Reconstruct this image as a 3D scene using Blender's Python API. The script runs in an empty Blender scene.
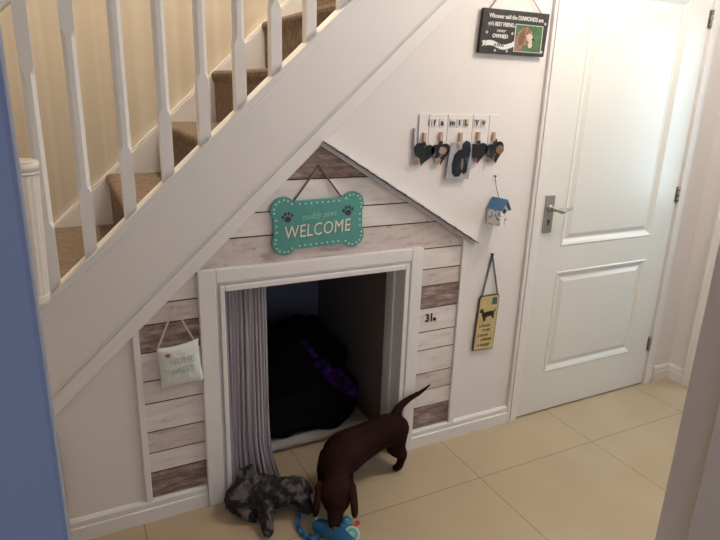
import bpy, bmesh, math, random
from mathutils import Vector, Matrix, noise as mnoise
random.seed(7)
C = bpy.context.scene.collection
R = math.radians

# ------------------------------------------------------------------ materials
def mat(name, col, rough=.6, metal=0, spec=.5, var=None, vscale=8, stretch=(1,1,1), bump=0, bscale=80, coat=0):
    m = bpy.data.materials.new(name); m.use_nodes = True
    nt = m.node_tree; b = nt.nodes['Principled BSDF']
    b.inputs['Base Color'].default_value = (*col, 1)
    b.inputs['Roughness'].default_value = rough
    b.inputs['Metallic'].default_value = metal
    b.inputs['Specular IOR Level'].default_value = spec
    b.inputs['Coat Weight'].default_value = coat
    tc = nt.nodes.new('ShaderNodeTexCoord')
    if var is not None:
        mp = nt.nodes.new('ShaderNodeMapping'); mp.inputs['Scale'].default_value = stretch
        nt.links.new(tc.outputs['Object'], mp.inputs['Vector'])
        n = nt.nodes.new('ShaderNodeTexNoise'); n.inputs['Scale'].default_value = vscale; n.inputs['Detail'].default_value = 5
        nt.links.new(mp.outputs[0], n.inputs['Vector'])
        r = nt.nodes.new('ShaderNodeValToRGB')
        r.color_ramp.elements[0].position = .35; r.color_ramp.elements[0].color = (*col, 1)
        r.color_ramp.elements[1].position = .68; r.color_ramp.elements[1].color = (*var, 1)
        nt.links.new(n.outputs['Fac'], r.inputs[0]); nt.links.new(r.outputs[0], b.inputs['Base Color'])
    if bump:
        n2 = nt.nodes.new('ShaderNodeTexNoise'); n2.inputs['Scale'].default_value = bscale; n2.inputs['Detail'].default_value = 4
        nt.links.new(tc.outputs['Object'], n2.inputs['Vector'])
        bp = nt.nodes.new('ShaderNodeBump'); bp.inputs['Strength'].default_value = bump; bp.inputs['Distance'].default_value = .01
        nt.links.new(n2.outputs['Fac'], bp.inputs['Height']); nt.links.new(bp.outputs[0], b.inputs['Normal'])
    return m

def ramp_mat(name, stops, scale, stretch=(1,1,1), rough=.8, detail=8, bump=.15, distort=0, second=None, nrough=.5):
    """noise through a many-stop ramp; second=(colour, scale, stretch, threshold) adds scattered marks"""
    m = bpy.data.materials.new(name); m.use_nodes = True
    nt = m.node_tree; b = nt.nodes['Principled BSDF']; b.inputs['Roughness'].default_value = rough
    tc = nt.nodes.new('ShaderNodeTexCoord')
    def nz(sc, st):
        mp = nt.nodes.new('ShaderNodeMapping'); mp.inputs['Scale'].default_value = st
        nt.links.new(tc.outputs['Object'], mp.inputs['Vector'])
        n = nt.nodes.new('ShaderNodeTexNoise'); n.inputs['Scale'].default_value = sc; n.inputs['Detail'].default_value = detail
        n.inputs['Distortion'].default_value = distort; n.inputs['Roughness'].default_value = nrough
        nt.links.new(mp.outputs[0], n.inputs['Vector']); return n
    n = nz(scale, stretch)
    r = nt.nodes.new('ShaderNodeValToRGB'); cr = r.color_ramp
    while len(cr.elements) < len(stops): cr.elements.new(.5)
    for e, (p, c) in zip(cr.elements, stops): e.position = p; e.color = (*c, 1)
    nt.links.new(n.outputs['Fac'], r.inputs[0]); out = r.outputs[0]
    if second:
        col, sc, st, th = second
        n2 = nz(sc, st); r2 = nt.nodes.new('ShaderNodeValToRGB')
        r2.color_ramp.elements[0].position = th; r2.color_ramp.elements[0].color = (0,0,0,1)
        r2.color_ramp.elements[1].position = th+.06; r2.color_ramp.elements[1].color = (1,1,1,1)
        nt.links.new(n2.outputs['Fac'], r2.inputs[0])
        mx = nt.nodes.new('ShaderNodeMix'); mx.data_type = 'RGBA'
        nt.links.new(r2.outputs[0], mx.inputs[0]); nt.links.new(out, mx.inputs[6]); mx.inputs[7].default_value = (*col, 1)
        out = mx.outputs[2]
    nt.links.new(out, b.inputs['Base Color'])
    if bump:
        bp = nt.nodes.new('ShaderNodeBump'); bp.inputs['Strength'].default_value = bump; bp.inputs['Distance'].default_value = .004
        nt.links.new(n.outputs['Fac'], bp.inputs['Height']); nt.links.new(bp.outputs[0], b.inputs['Normal'])
    return m

M = {}
M['wall'] = mat('wall_paint', (.80,.765,.755), .85, spec=.2, bump=.03, bscale=200)
M['white'] = mat('white_gloss', (.82,.80,.785), .32, bump=.02, bscale=30)
M['string'] = mat('string_paint', (.80,.775,.765), .45)
M['doorp'] = mat('door_paint', (.80,.80,.765), .26, spec=.5, bump=.035, bscale=14)
M['ceil'] = mat('ceiling_paint', (.82,.80,.77), .9)
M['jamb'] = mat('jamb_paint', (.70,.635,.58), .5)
M['blue'] = mat('jamb_blue_grey', (.42,.455,.565), .6, bump=.06, bscale=60)
M['cup'] = mat('cupboard_shaded_plaster', (.20,.165,.135), .9)  # dark base colour carries the cupboard's dimness, not the plaster's own tone
M['carpet'] = mat('stair_carpet', (.23,.165,.12), 1, spec=.1, var=(.36,.27,.20), vscale=60, bump=1, bscale=260)
M['steel'] = mat('brushed_steel', (.46,.44,.41), .35, metal=1)
M['hinge'] = mat('hinge_steel', (.36,.32,.28), .45, metal=1)
M['black'] = mat('black_paint', (.012,.011,.011), .5)
M['signblack'] = mat('sign_black', (.018,.016,.016), .55, var=(.035,.03,.03), vscale=30)
M['chalk'] = mat('chalk_white', (.72,.72,.70), .8)
M['teal'] = mat('teal_paint', (.085,.31,.27), .55, var=(.10,.35,.31), vscale=12)
M['tealpale'] = mat('pale_teal_lettering', (.30,.58,.54), .6)
M['dot'] = mat('mint_dots', (.50,.75,.66), .6)
M['cream'] = mat('cream_lettering', (.80,.76,.64), .6)
M['plum'] = mat('plum_paint', (.06,.035,.065), .6)
M['twine'] = mat('jute_twine', (.20,.12,.08), .9)
M['ribbon'] = mat('pink_ribbon', (.66,.50,.47), .7)
M['cloth'] = mat('pillow_cotton', (.72,.75,.70), .95, var=(.80,.81,.78), vscale=20, bump=.3, bscale=90)
M['pillowgreen'] = mat('pillow_green_print', (.46,.58,.52), .9)
M['pillowred'] = mat('pillow_dark_red_print', (.30,.12,.14), .9)
M['roofgrey'] = mat('roof_edge_grey', (.55,.54,.55), .7, var=(.62,.61,.62), vscale=40)
M['shingle'] = mat('white_shingle', (.78,.75,.73), .6)
M['letterbox'] = mat('letter_tile_cream', (.55,.50,.42), .7)
M['peg'] = mat('wooden_peg', (.62,.43,.33), .7)
M['birdblue'] = mat('birdhouse_blue', (.07,.17,.33), .6, var=(.09,.21,.38), vscale=60)
M['birdwhite'] = ramp_mat('birdhouse_patterned', [(.0,(.78,.76,.74)),(.56,(.78,.76,.74)),(.60,(.22,.20,.20)),(1,(.2,.18,.18))], 95, bump=0, detail=2)
M['gold'] = mat('aged_yellow_tin', (.56,.43,.19), .5, var=(.66,.53,.27), vscale=25)
M['goldedge'] = mat('sign_edge_brown', (.07,.05,.035), .5)
M['ink'] = mat('brown_ink', (.10,.06,.04), .7)
M['stamp'] = mat('stamp_green', (.06,.13,.11), .6)
M['pencil'] = mat('faint_grey_ink', (.44,.40,.26), .7)
M['chain'] = mat('dark_chain', (.045,.035,.03), .5, metal=.6)
M['photogreen'] = mat('photo_grass', (.05,.12,.045), .5, var=(.08,.18,.07), vscale=60)
M['fawn'] = mat('photo_fawn_fur', (.20,.10,.06), .5, var=(.40,.24,.15), vscale=90)
M['fawnlight'] = mat('photo_pale_muzzle', (.62,.52,.44), .4)
M['brownear'] = mat('photo_brown_ear', (.17,.09,.05), .4)
M['pink'] = mat('photo_pink', (.62,.34,.32), .4)
M['paper'] = mat('photo_paper', (.66,.65,.66), .35)
M['orange'] = mat('orange_oak', (.40,.23,.11), .6)
M['bedwhite'] = mat('bed_pale_fabric', (.38,.34,.33), .95, bump=.3)
M['fleece'] = mat('black_fleece', (.006,.006,.008), 1, spec=.05, bump=.6, bscale=60)
M['purple'] = mat('purple_fleece', (.010,.004,.018), 1, spec=.05, var=(.055,.012,.13), vscale=20, bump=.6, bscale=60)
M['curtain'] = mat('curtain_lilac_grey', (.33,.30,.33), .95, var=(.42,.385,.41), vscale=5, stretch=(14,1,.4), bump=.3, bscale=250)
M['toyblue'] = mat('toy_blue', (.006,.085,.20), .5, var=(.010,.13,.27), vscale=14)
M['toylight'] = mat('toy_light_blue', (.03,.27,.45), .3)
M['toyred'] = mat('toy_red', (.55,.03,.05), .4)
M['toygreen'] = mat('toy_green', (.12,.55,.36), .5)
M['toywhite'] = mat('toy_white', (.62,.62,.60), .6)
M['ropeblue'] = ramp_mat('rope_blue_twist', [(0,(.012,.05,.15)),(.45,(.015,.08,.22)),(.6,(.05,.22,.42)),(1,(.08,.3,.5))], 60, bump=.3)
M['choc'] = mat('chocolate_coat', (.016,.0050,.0035), .8, spec=.1, var=(.026,.009,.006), vscale=9, bump=.25, bscale=300)
M['chocear'] = mat('chocolate_ear', (.030,.009,.006), .8, spec=.1, bump=.25, bscale=300)
M['tan'] = mat('dog_tan_points', (.16,.05,.02), .6)
M['nose'] = mat('dog_nose', (.035,.015,.013), .3)
M['eye'] = mat('dog_eye', (.01,.006,.005), .08)
M['dapple'] = ramp_mat('dapple_coat', [(0,(.005,.004,.005)),(.48,(.008,.007,.008)),(.54,(.035,.028,.029)),(.60,(.11,.095,.09)),(1,(.17,.15,.14))], 26, bump=.5, rough=.85, distort=.6)
M['dapplebrown'] = ramp_mat('dapple_ear_coat', [(0,(.01,.008,.008)),(.5,(.05,.035,.03)),(1,(.12,.09,.075))], 30, bump=.5)
M['bin'] = mat('white_plastic', (.76,.72,.66), .5)
M['glass'] = mat('glass_plain', (.9,.95,1), .05)

def floor_material():
    m = bpy.data.materials.new('floor_tiles'); m.use_nodes = True; nt = m.node_tree; b = nt.nodes['Principled BSDF']
    tc = nt.nodes.new('ShaderNodeTexCoord'); mp = nt.nodes.new('ShaderNodeMapping')
    mp.inputs['Location'].default_value = (.42+6, .288+6, 0)
    nt.links.new(tc.outputs['Object'], mp.inputs[0])
    br = nt.nodes.new('ShaderNodeTexBrick'); br.offset = 0; br.squash = 1
    br.inputs['Scale'].default_value = 1; br.inputs['Brick Width'].default_value = .6; br.inputs['Row Height'].default_value = .6
    br.inputs['Mortar Size'].default_value = .0028; br.inputs['Mortar Smooth'].default_value = .3
    br.inputs['Color1'].default_value = (.54,.43,.29,1); br.inputs['Color2'].default_value = (.525,.418,.28,1); br.inputs['Mortar'].default_value = (.33,.255,.17,1)
    nt.links.new(mp.outputs[0], br.inputs['Vector'])
    n = nt.nodes.new('ShaderNodeTexNoise'); n.inputs['Scale'].default_value = 3; n.inputs['Detail'].default_value = 8
    nt.links.new(tc.outputs['Object'], n.inputs['Vector'])
    r = nt.nodes.new('ShaderNodeValToRGB'); r.color_ramp.elements[0].position=.3; r.color_ramp.elements[0].color=(.90,.89,.87,1); r.color_ramp.elements[1].position=.7; r.color_ramp.elements[1].color=(1.04,1.04,1.05,1)
    nt.links.new(n.outputs['Fac'], r.inputs[0])
    mx = nt.nodes.new('ShaderNodeMix'); mx.data_type='RGBA'; mx.blend_type='MULTIPLY'; mx.inputs[0].default_value=1
    nt.links.new(br.outputs[0], mx.inputs[6]); nt.links.new(r.outputs[0], mx.inputs[7]); nt.links.new(mx.outputs[2], b.inputs['Base Color'])
    b.inputs['Roughness'].default_value = .30; b.inputs['Specular IOR Level'].default_value = .5
    return m
M['floor'] = floor_material()

def stripe_material():
    m = bpy.data.materials.new('stairs_wallpaper'); m.use_nodes = True; nt = m.node_tree; b = nt.nodes['Principled BSDF']
    tc = nt.nodes.new('ShaderNodeTexCoord'); mp = nt.nodes.new('ShaderNodeMapping'); mp.inputs['Scale'].default_value = (1,0,0)
    nt.links.new(tc.outputs['Object'], mp.inputs[0])
    w = nt.nodes.new('ShaderNodeTexNoise'); w.inputs['Scale'].default_value = 16; w.inputs['Detail'].default_value = 3
    nt.links.new(mp.outputs[0], w.inputs['Vector'])
    r = nt.nodes.new('ShaderNodeValToRGB'); cr = r.color_ramp
    cr.elements[0].position=.38; cr.elements[0].color=(.63,.545,.415,1); cr.elements[1].position=.62; cr.elements[1].color=(.71,.64,.51,1)
    nt.links.new(w.outputs['Fac'], r.inputs[0]); nt.links.new(r.outputs[0], b.inputs['Base Color']); b.inputs['Roughness'].default_value=.7
    return m
M['stripe'] = stripe_material()

M['plankW'] = ramp_mat('whitewashed_plank', [(0,(.30,.22,.18)),(.30,(.55,.47,.43)),(.42,(.76,.70,.67)),(.7,(.85,.81,.79)),(1,(.87,.84,.82))], 5, (1.6,1,9), bump=.1, second=((.20,.13,.10), 30, (1,1,2.4), .655), nrough=.62)
M['plankP'] = ramp_mat('pinkish_plank', [(0,(.28,.19,.15)),(.33,(.44,.35,.31)),(.47,(.64,.56,.52)),(.75,(.74,.67,.63)),(1,(.78,.72,.69))], 6, (1.6,1,8), bump=.1, second=((.22,.12,.09), 26, (1,1,2.4), .635), nrough=.65)
M['plankB'] = ramp_mat('weathered_brown_plank', [(0,(.09,.055,.04)),(.40,(.18,.12,.10)),(.50,(.27,.19,.165)),(.60,(.42,.34,.31)),(1,(.66,.60,.57))], 9, (1.2,1,5), bump=.1, nrough=.72)
M['groove'] = mat('plank_gap', (.07,.045,.035), .9)

# ------------------------------------------------------------------ helpers
def link(o, parent=None):
    C.objects.link(o)
    if parent is not None: o.parent = parent
    return o
def tag(o, label=None, cat=None, group=None, kind=None):
    if label: o['label'] = label
    if cat: o['category'] = cat
    if group: o['group'] = group
    if kind: o['kind'] = kind
    return o
def empty(name, loc=(0,0,0)):
    o = bpy.data.objects.new(name, None); o.location = loc; o.empty_display_size = .05; C.objects.link(o); return o
def obj(name, bm, m, parent=None, smooth=False, bevel=0, bseg=2):
    me = bpy.data.meshes.new(name); bmesh.ops.recalc_face_normals(bm, faces=bm.faces[:]); bm.to_mesh(me); bm.free()
    for mm in (m if isinstance(m, (list, tuple)) else [m]): me.materials.append(mm)
    o = bpy.data.objects.new(name, me)
    if parent is not None:
        # meshes are authored in world coordinates: move them into the parent's frame
        pl = Vector((0,0,0)); q = parent
        while q is not None: pl += q.location; q = q.parent
        me.transform(Matrix.Translation(-pl))
    if smooth:
        for p in me.polygons: p.use_smooth = True
    link(o, parent)
    if bevel:
        b = o.modifiers.new('bevel', 'BEVEL'); b.width = bevel; b.segments = bseg; b.limit_method = 'ANGLE'; b.angle_limit = R(40)
    return o
def BM(): return bmesh.new()
def box(bm, x0,x1,y0,y1,z0,z1, mi=0, M_=None):
    vs = [bm.verts.new(Vector(c)) for c in ((x0,y0,z0),(x1,y0,z0),(x1,y1,z0),(x0,y1,z0),(x0,y0,z1),(x1,y0,z1),(x1,y1,z1),(x0,y1,z1))]
    if M_ is not None:
        for v in vs: v.co = M_ @ v.co
    for f in ((0,1,2,3),(4,7,6,5),(0,4,5,1),(1,5,6,2),(2,6,7,3),(3,7,4,0)):
        fc = bm.faces.new([vs[i] for i in f]); fc.material_index = mi
    return vs
def prism(bm, pts, y0, y1, mi=0, M_=None):
    """outline in the XZ plane pulled from y0 to y1"""
    a = [bm.verts.new((x, y0, z)) for x, z in pts]; b = [bm.verts.new((x, y1, z)) for x, z in pts]
    if M_ is not None:
        for v in a+b: v.co = M_ @ v.co
    n = len(pts)
    fs = [bm.faces.new(a), bm.faces.new(b[::-1])]
    for i in range(n): fs.append(bm.faces.new((a[i], b[i], b[(i+1)%n], a[(i+1)%n])))
    for f in fs: f.material_index = mi
    return fs
def cyl(bm, p, q, r0, r1=None, n=16, mi=0, caps=True):
    r1 = r0 if r1 is None else r1
    p = Vector(p); q = Vector(q); d = (q-p).normalized()
    u = d.orthogonal().normalized(); v = d.cross(u)
    A = []; B = []
    for i in range(n):
        t = 2*math.pi*i/n; w = u*math.cos(t)+v*math.sin(t)
        A.append(bm.verts.new(p+w*r0)); B.append(bm.verts.new(q+w*r1))
    for i in range(n):
        f = bm.faces.new((A[i], A[(i+1)%n], B[(i+1)%n], B[i])); f.material_index = mi; f.smooth = True
    if caps:
        bm.faces.new(A[::-1]).material_index = mi; bm.faces.new(B).material_index = mi
def tube(bm, pts, r, n=10, mi=0):
    """tube through points, radius r or list"""
    pts = [Vector(p) for p in pts]; rs = r if isinstance(r, (list,tuple)) else [r]*len(pts)
    rings = []; u = None
    for i, p in enumerate(pts):
        d = (pts[min(i+1,len(pts)-1)]-pts[max(i-1,0)]).normalized()
        if u is None: u = d.orthogonal().normalized()
        else: u = (u-d*u.dot(d)).normalized()
        v = d.cross(u)
        rings.append([bm.verts.new(p+(u*math.cos(2*math.pi*k/n)+v*math.sin(2*math.pi*k/n))*rs[i]) for k in range(n)])
    for a, b in zip(rings, rings[1:]):
        for k in range(n):
            f = bm.faces.new((a[k], a[(k+1)%n], b[(k+1)%n], b[k])); f.material_index = mi; f.smooth = True
    bm.faces.new(rings[0][::-1]).material_index = mi; bm.faces.new(rings[-1]).material_index = mi
def ball(bm, c, r, sub=2, rot=None):
    s = r if isinstance(r, (list,tuple)) else (r,r,r)
    mtx = Matrix.Translation(Vector(c)) @ (rot.to_4x4() if rot is not None else Matrix()) @ Matrix.Diagonal((*s,1))
    bmesh.ops.create_icosphere(bm, subdivisions=sub, radius=1, matrix=mtx)
def spline(pts, n=8):
    """Catmull-Rom through tuples of any length"""
    out = []
    P = [pts[0]]+list(pts)+[pts[-1]]
    for i in range(1, len(P)-2):
        for k in range(n):
            t = k/n
            out.append(tuple(.5*((2*b)+(c-a)*t+(2*a-5*b+4*c-d)*t*t+(-a+3*b-3*c+d)*t**3) for a,b,c,d in zip(P[i-1],P[i],P[i+1],P[i+2])))
    out.append(tuple(pts[-1])); return out
def fused(name, chains, m, parent, voxel=.004, ells=(), smooth=6, disp=None):
    """one continuous skin over tapering chains of (x,y,z,r) and ellipsoids (c, radii, rot)"""
    bm = BM()
    for ch in chains:
        for x,y,z,r in spline(ch, 10): ball(bm, (x,y,z), r, 2)
    for c, rr, rot in ells: ball(bm, c, rr, 3, rot)
    me = bpy.data.meshes.new('tmp'); bm.to_mesh(me); bm.free()
    t = bpy.data.objects.new('tmp', me); C.objects.link(t)
    rm = t.modifiers.new('r','REMESH'); rm.mode = 'VOXEL'; rm.voxel_size = voxel
    sm = t.modifiers.new('s','SMOOTH'); sm.factor = .5; sm.iterations = smooth
    dg = bpy.context.evaluated_depsgraph_get(); dg.update()
    nm = bpy.data.meshes.new_from_object(t.evaluated_get(dg)); bpy.data.objects.remove(t)
    nm.name = name; nm.materials.clear()
    for mm in (m if isinstance(m,(list,tuple)) else [m]): nm.materials.append(mm)
    if disp:
        amp, sc = disp
        nm.update()
        ns = [v.normal.copy() for v in nm.vertices]
        for v, nn in zip(nm.vertices, ns): v.co += nn*amp*mnoise.noise(v.co*sc)
    pl = Vector((0,0,0)); q = parent
    while q is not None: pl += q.location; q = q.parent
    nm.transform(Matrix.Translation(-pl))
    for p in nm.polygons: p.use_smooth = True
    o = bpy.data.objects.new(name, nm); link(o, parent); return o
def text(name, s, size, x, y, z, m, parent, align='CENTER', shear=0, bold=0, depth=.0008, wide=1, roll=0, spacing=1):
    cu = bpy.data.curves.new('t','FONT'); cu.body = s; cu.size = size; cu.align_x = align; cu.align_y = 'CENTER'
    cu.shear = shear; cu.offset = bold; cu.extrude = depth; cu.resolution_u = 3; cu.space_character = spacing
    t = bpy.data.objects.new('t', cu); C.objects.link(t)
    dg = bpy.context.evaluated_depsgraph_get(); dg.update()
    me = bpy.data.meshes.new_from_object(t.evaluated_get(dg)); bpy.data.objects.remove(t)
    me.transform(Matrix.Translation((x,y,z)) @ Matrix.Rotation(R(90),4,'X') @ Matrix.Rotation(roll,4,'Z') @ Matrix.Diagonal((wide,1,1,1)))
    me.materials.clear(); me.materials.append(m); me.name = name
    pl = Vector((0,0,0)); q = parent
    while q is not None: pl += q.location; q = q.parent
    me.transform(Matrix.Translation(-pl))
    o = bpy.data.objects.new(name, me); link(o, parent); return o
def disc(bm, x, z, rx, rz, y0, y1, n=24, mi=0, rot=0):
    pts = [(x+rx*math.cos(a)*math.cos(rot)-rz*math.sin(a)*math.sin(rot), z+rx*math.cos(a)*math.sin(rot)+rz*math.sin(a)*math.cos(rot)) for a in (2*math.pi*i/n for i in range(n))]
    prism(bm, pts, y0, y1, mi)

# slope of the stairs
S = .92
def zb(x): return S*x+2.155      # underside of the string
def zr(x): return S*x+2.505      # top of the base rail
YB = .87                         # far wall of the stairs

# ------------------------------------------------------------------ the room
bm = BM(); box(bm, -3.2, 1.2, -4.0, YB+.1, -.1, 0); tag(obj('floor', bm, M['floor']), kind='structure')
bm = BM(); box(bm, -2.8, 1.15, -1.348, 0, 2.4, 2.5); tag(obj('ceiling', bm, M['ceil']), kind='structure')
X0, X1 = -1.363, -.61            # hole behind the little door frame
bm = BM()
prism(bm, [(-2.342,0),(X0,0),(X0,zb(X0))], 0, .09)
prism(bm, [(X0,.84),(X1,.84),(X1,zb(X1)),(X0,zb(X0))], 0, .09)
prism(bm, [(X1,0),(-.02,0),(-.02,zb(-.02)),(X1,zb(X1))], 0, .09)
prism(bm, [(-.02,1.995),(.865,1.995),(.865,2.4),((2.4-2.155)/S,2.4),(-.02,zb(-.02))], 0, .09)
prism(bm, [(.865,0),(1.15,0),(1.15,2.4),(.865,2.4)], 0, .09)
tag(obj('wall_back', bm, M['wall']), kind='structure')
bm = BM(); box(bm, -2.8, 1.9, YB, YB+.1, 0, 3.6); tag(obj('wall_stairs', bm, M['stripe']), kind='structure')
bm = BM(); box(bm, -2.8, 1.15, -.02, .09, 2.5, 3.6); tag(obj('wall_landing', bm, M['wall']), kind='structure')
bm = BM(); box(bm, -2.9, -2.8, -1.348, YB, 0, 3.6); tag(obj('wall_left', bm, M['wall']), kind='structure')
# right wall with its own doorway
bm = BM(); box(bm, 1.05, 1.15, -.17, 0, 0, 2.4); box(bm, 1.05, 1.15, -1.0, -.17, 2.02, 2.4); box(bm, 1.05, 1.15, -1.348, -1.0, 0, 2.4)
tag(obj('wall_right', bm, M['wall']), kind='structure')
# near wall: the doorway the picture is taken through
bm = BM(); box(bm, -2.8, -1.795, -1.465, -1.348, 0, 2.4); box(bm, -.975, 1.15, -1.465, -1.348, 0, 2.4); box(bm, -1.795, -.975, -1.465, -1.348, 2.055, 2.4)
tag(obj('wall_front', bm, M['wall']), kind='structure')
# the room behind the camera
bm = BM(); box(bm, -3.2, -3.1, -4.0, -1.465, 0, 2.4); tag(obj('wall_room_left', bm, M['wall']), kind='structure')
bm = BM(); box(bm, 1.1, 1.2, -4.0, -1.465, 0, 2.4); tag(obj('wall_room_right', bm, M['wall']), kind='structure')
# upper landing ceiling
bm = BM(); box(bm, -2.9, 1.9, -.02, YB+.1, 3.6, 3.7); tag(obj('ceiling_landing', bm, M['ceil']), kind='structure')
# cupboard under the stairs
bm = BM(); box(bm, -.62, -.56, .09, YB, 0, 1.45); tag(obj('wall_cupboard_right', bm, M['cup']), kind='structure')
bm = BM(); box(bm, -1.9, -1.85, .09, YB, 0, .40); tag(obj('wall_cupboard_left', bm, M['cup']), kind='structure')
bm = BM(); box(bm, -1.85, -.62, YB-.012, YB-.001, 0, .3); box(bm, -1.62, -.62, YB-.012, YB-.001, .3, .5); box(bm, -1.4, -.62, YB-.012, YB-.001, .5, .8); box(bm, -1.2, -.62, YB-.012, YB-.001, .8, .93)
tag(obj('wall_cupboard_back', bm, mat('cupboard_back_shaded_plaster', (.20,.21,.25), .9)), kind='structure')  # shade inside the cupboard is put into this back wall colour

# ------------------------------------------------------------------ skirting
def skirting(name, x0, x1, y, depth=.016, h=.082, axis='x'):
    prof = [(0,0),(-depth,0),(-depth,h*.60),(-depth*.72,h*.64),(-depth*.78,h*.72),(-depth*.8,h*.88),(-depth*.45,h*.97),(0,h)]
    bm = BM()
    if axis == 'x':
        a = [bm.verts.new((x0, y+p, z)) for p,z in prof]; b = [bm.verts.new((x1, y+p, z)) for p,z in prof]
    else:
        a = [bm.verts.new((y+p, x0, z)) for p,z in prof]; b = [bm.verts.new((y+p, x1, z)) for p,z in prof]
    n = len(prof); bm.faces.new(a); bm.faces.new(b[::-1])
    for i in range(n): bm.faces.new((a[i],b[i],b[(i+1)%n],a[(i+1)%n]))
    return tag(obj(name, bm, M['white']), kind='structure')
skirting('baseboard_back_left', -1.838, -1.402, 0)
skirting('baseboard_back_middle', -.566, -.060, 0)
skirting('baseboard_back_right', .927, 1.05, 0)
skirting('baseboard_right', 0, -.10, 1.05, axis='y')

# door casings
def casing(name, x0, x1, ztop, w, y, flip=1, depth=.018, m=None, inner_bead=True):
    """architrave round an opening x0..x1 in a wall whose face is at y, facing -y (flip=1)"""
    bm = BM()
    for d, a, b in ((depth,0,.72),(depth-.004,.72,1)):
        # each band is one mitred prism round the opening
        for side in (0,1,2):
            o = [(x0-w*b,0),(x0-w*a,0),(x0-w*a,ztop+w*a),(x0-w*b,ztop+w*b)] if side==0 else [(x1+w*a,0),(x1+w*b,0),(x1+w*b,ztop+w*b),(x1+w*a,ztop+w*a)] if side==1 else [(x0-w*a,ztop+w*a),(x1+w*a,ztop+w*a),(x1+w*b,ztop+w*b),(x0-w*b,ztop+w*b)]
            prism(bm, o, y-d, y)
    return tag(obj(name, bm, m or M['white'], bevel=.002), kind='structure')
casing('trim_1', -.006, .851, 1.99, .052, 0)
bm = BM(); box(bm, -.02,-.003,-.004,.09,0,1.99); box(bm,.848,.865,-.004,.09,0,1.99); box(bm,-.02,.865,-.004,.09,1.984,1.995)
tag(obj('trim_2', bm, M['white']), kind='structure')
# strip of wall beside the right casing, then the right wall's casing
bm = BM(); w=.062
box(bm, 1.03, 1.05, -.17, -.10, 0, 2.09); box(bm, 1.03, 1.05, -1.07, -1.0, 0, 2.09); box(bm, 1.03,1.05,-1.0,-.17,2.02,2.09)
box(bm, 1.024,1.05,-.118,-.10,0,2.09); box(bm, 1.05,1.15,-.185,-.17,0,2.02); box(bm, 1.05,1.15,-1.0,-.985,0,2.02)
tag(obj('trim_3', bm, M['white'], bevel=.004), kind='structure')
# near doorway: lining with stop, and architraves
bm = BM(); box(bm, -1.000,-.975,-1.465,-1.348,0,2.03); box(bm, -1.012,-1.0,-1.442,-1.400,0,2.03); box(bm, -1.795,-.975,-1.465,-1.348,2.03,2.055)
tag(obj('trim_4', bm, M['jamb'], bevel=.003), kind='structure')
bm = BM(); box(bm, -1.795,-1.770,-1.465,-1.348,0,2.03)
box(bm, -1.85,-1.7637,-1.485,-1.465,0,2.09); box(bm, -.998,-.93,-1.485,-1.465,0,2.09); box(bm,-1.774,-.998,-1.485,-1.465,2.034,2.09)
tag(obj('trim_5', bm, M['blue'], bevel=.003), kind='structure')
bm = BM(); box(bm, -1.846,-1.838,-.022,-.001,0,.40)
tag(obj('trim_6', bm, M['orange']), kind='structure')

# ------------------------------------------------------------------ the white panelled door
d = empty('door_1', (0,0,0)); tag(d, kind='structure')
def ring(bm, x0,x1,z0,z1, w, ya, yb, yc):
    """picture-frame moulding: outer edge at ya, crest yb, inner edge yc"""
    L = [(0,ya),(w*.25,yb),(w*.5,yb),(w,yc)]
    rs = []
    for o_, y in L: rs.append([bm.verts.new(c) for c in ((x0+o_,y,z0+o_),(x1-o_,y,z0+o_),(x1-o_,y,z1-o_),(x0+o_,y,z1-o_))])
    for a, b in zip(rs, rs[1:]):
        for k in range(4): bm.faces.new((a[k],a[(k+1)%4],b[(k+1)%4],b[k]))
    return rs[-1]
bm = BM(); YF = -.006
# leaf face is built round two sunken panels
xs = (0.0,.134,.708,.842)
P = [(.134,.708,.205,.692),(.134,.708,.805,1.832)]
def quad(x0,x1,z0,z1,y): bm.faces.new([bm.verts.new(c) for c in ((x0,y,z0),(x1,y,z0),(x1,y,z1),(x0,y,z1))])
zt = 1.979; z0 = .008
quad(.001,.134,z0,zt,YF); quad(.708,.842,z0,zt,YF); quad(.134,.708,z0,.205,YF); quad(.134,.708,.692,.805,YF); quad(.134,.708,1.832,zt,YF)
for a,b,c,e in P:
    L = [(0,YF),(.006,YF-.0035),(.016,YF+.001),(.028,YF+.010),(.034,YF+.010),(.052,YF+.002)]
    rs = [[bm.verts.new(q) for q in ((a+o_,y,c+o_),(b-o_,y,c+o_),(b-o_,y,e-o_),(a+o_,y,e-o_))] for o_,y in L]
    for r0, r1 in zip(rs, rs[1:]):
        for k in range(4): bm.faces.new((r0[k],r0[(k+1)%4],r1[(k+1)%4],r1[k]))
    bm.faces.new(rs[-1])
# sides and back
v = [bm.verts.new(q) for q in ((.001,YF,z0),(.842,YF,z0),(.842,YF,zt),(.001,YF,zt),(.001,.034,z0),(.842,.034,z0),(.842,.034,zt),(.001,.034,zt))]
for f in ((0,1,5,4),(1,2,6,5),(2,3,7,6),(3,0,4,7),(4,5,6,7)): bm.faces.new([v[i] for i in f])
bmesh.ops.remove_doubles(bm, verts=bm.verts[:], dist=1e-5)
obj('door_leaf', bm, M['doorp'], d)
for z in (.231,.996,1.762):
    bm = BM(); cyl(bm, (.846,-.012,z-.036),(.846,-.012,z+.036),.0055,n=12)
    for k in range(3): cyl(bm,(.846,-.012,z-.03+k*.024),(.846,-.012,z-.018+k*.024),.0068,n=12)
    box(bm, .832,.846,-.0085,-.0062,z-.036,z+.036); obj('hinge', bm, M['hinge'], d)
bm = BM(); box(bm, .018,.066,-.014,YF,.874,1.032)
h = obj('door_handle', bm, M['steel'], d, bevel=.002)
bm = BM(); cyl(bm, (.044,-.012,.978),(.044,-.024,.978),.016,.014,20); cyl(bm, (.044,-.02,.978),(.044,-.055,.978),.0095,.0085,16)
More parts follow.
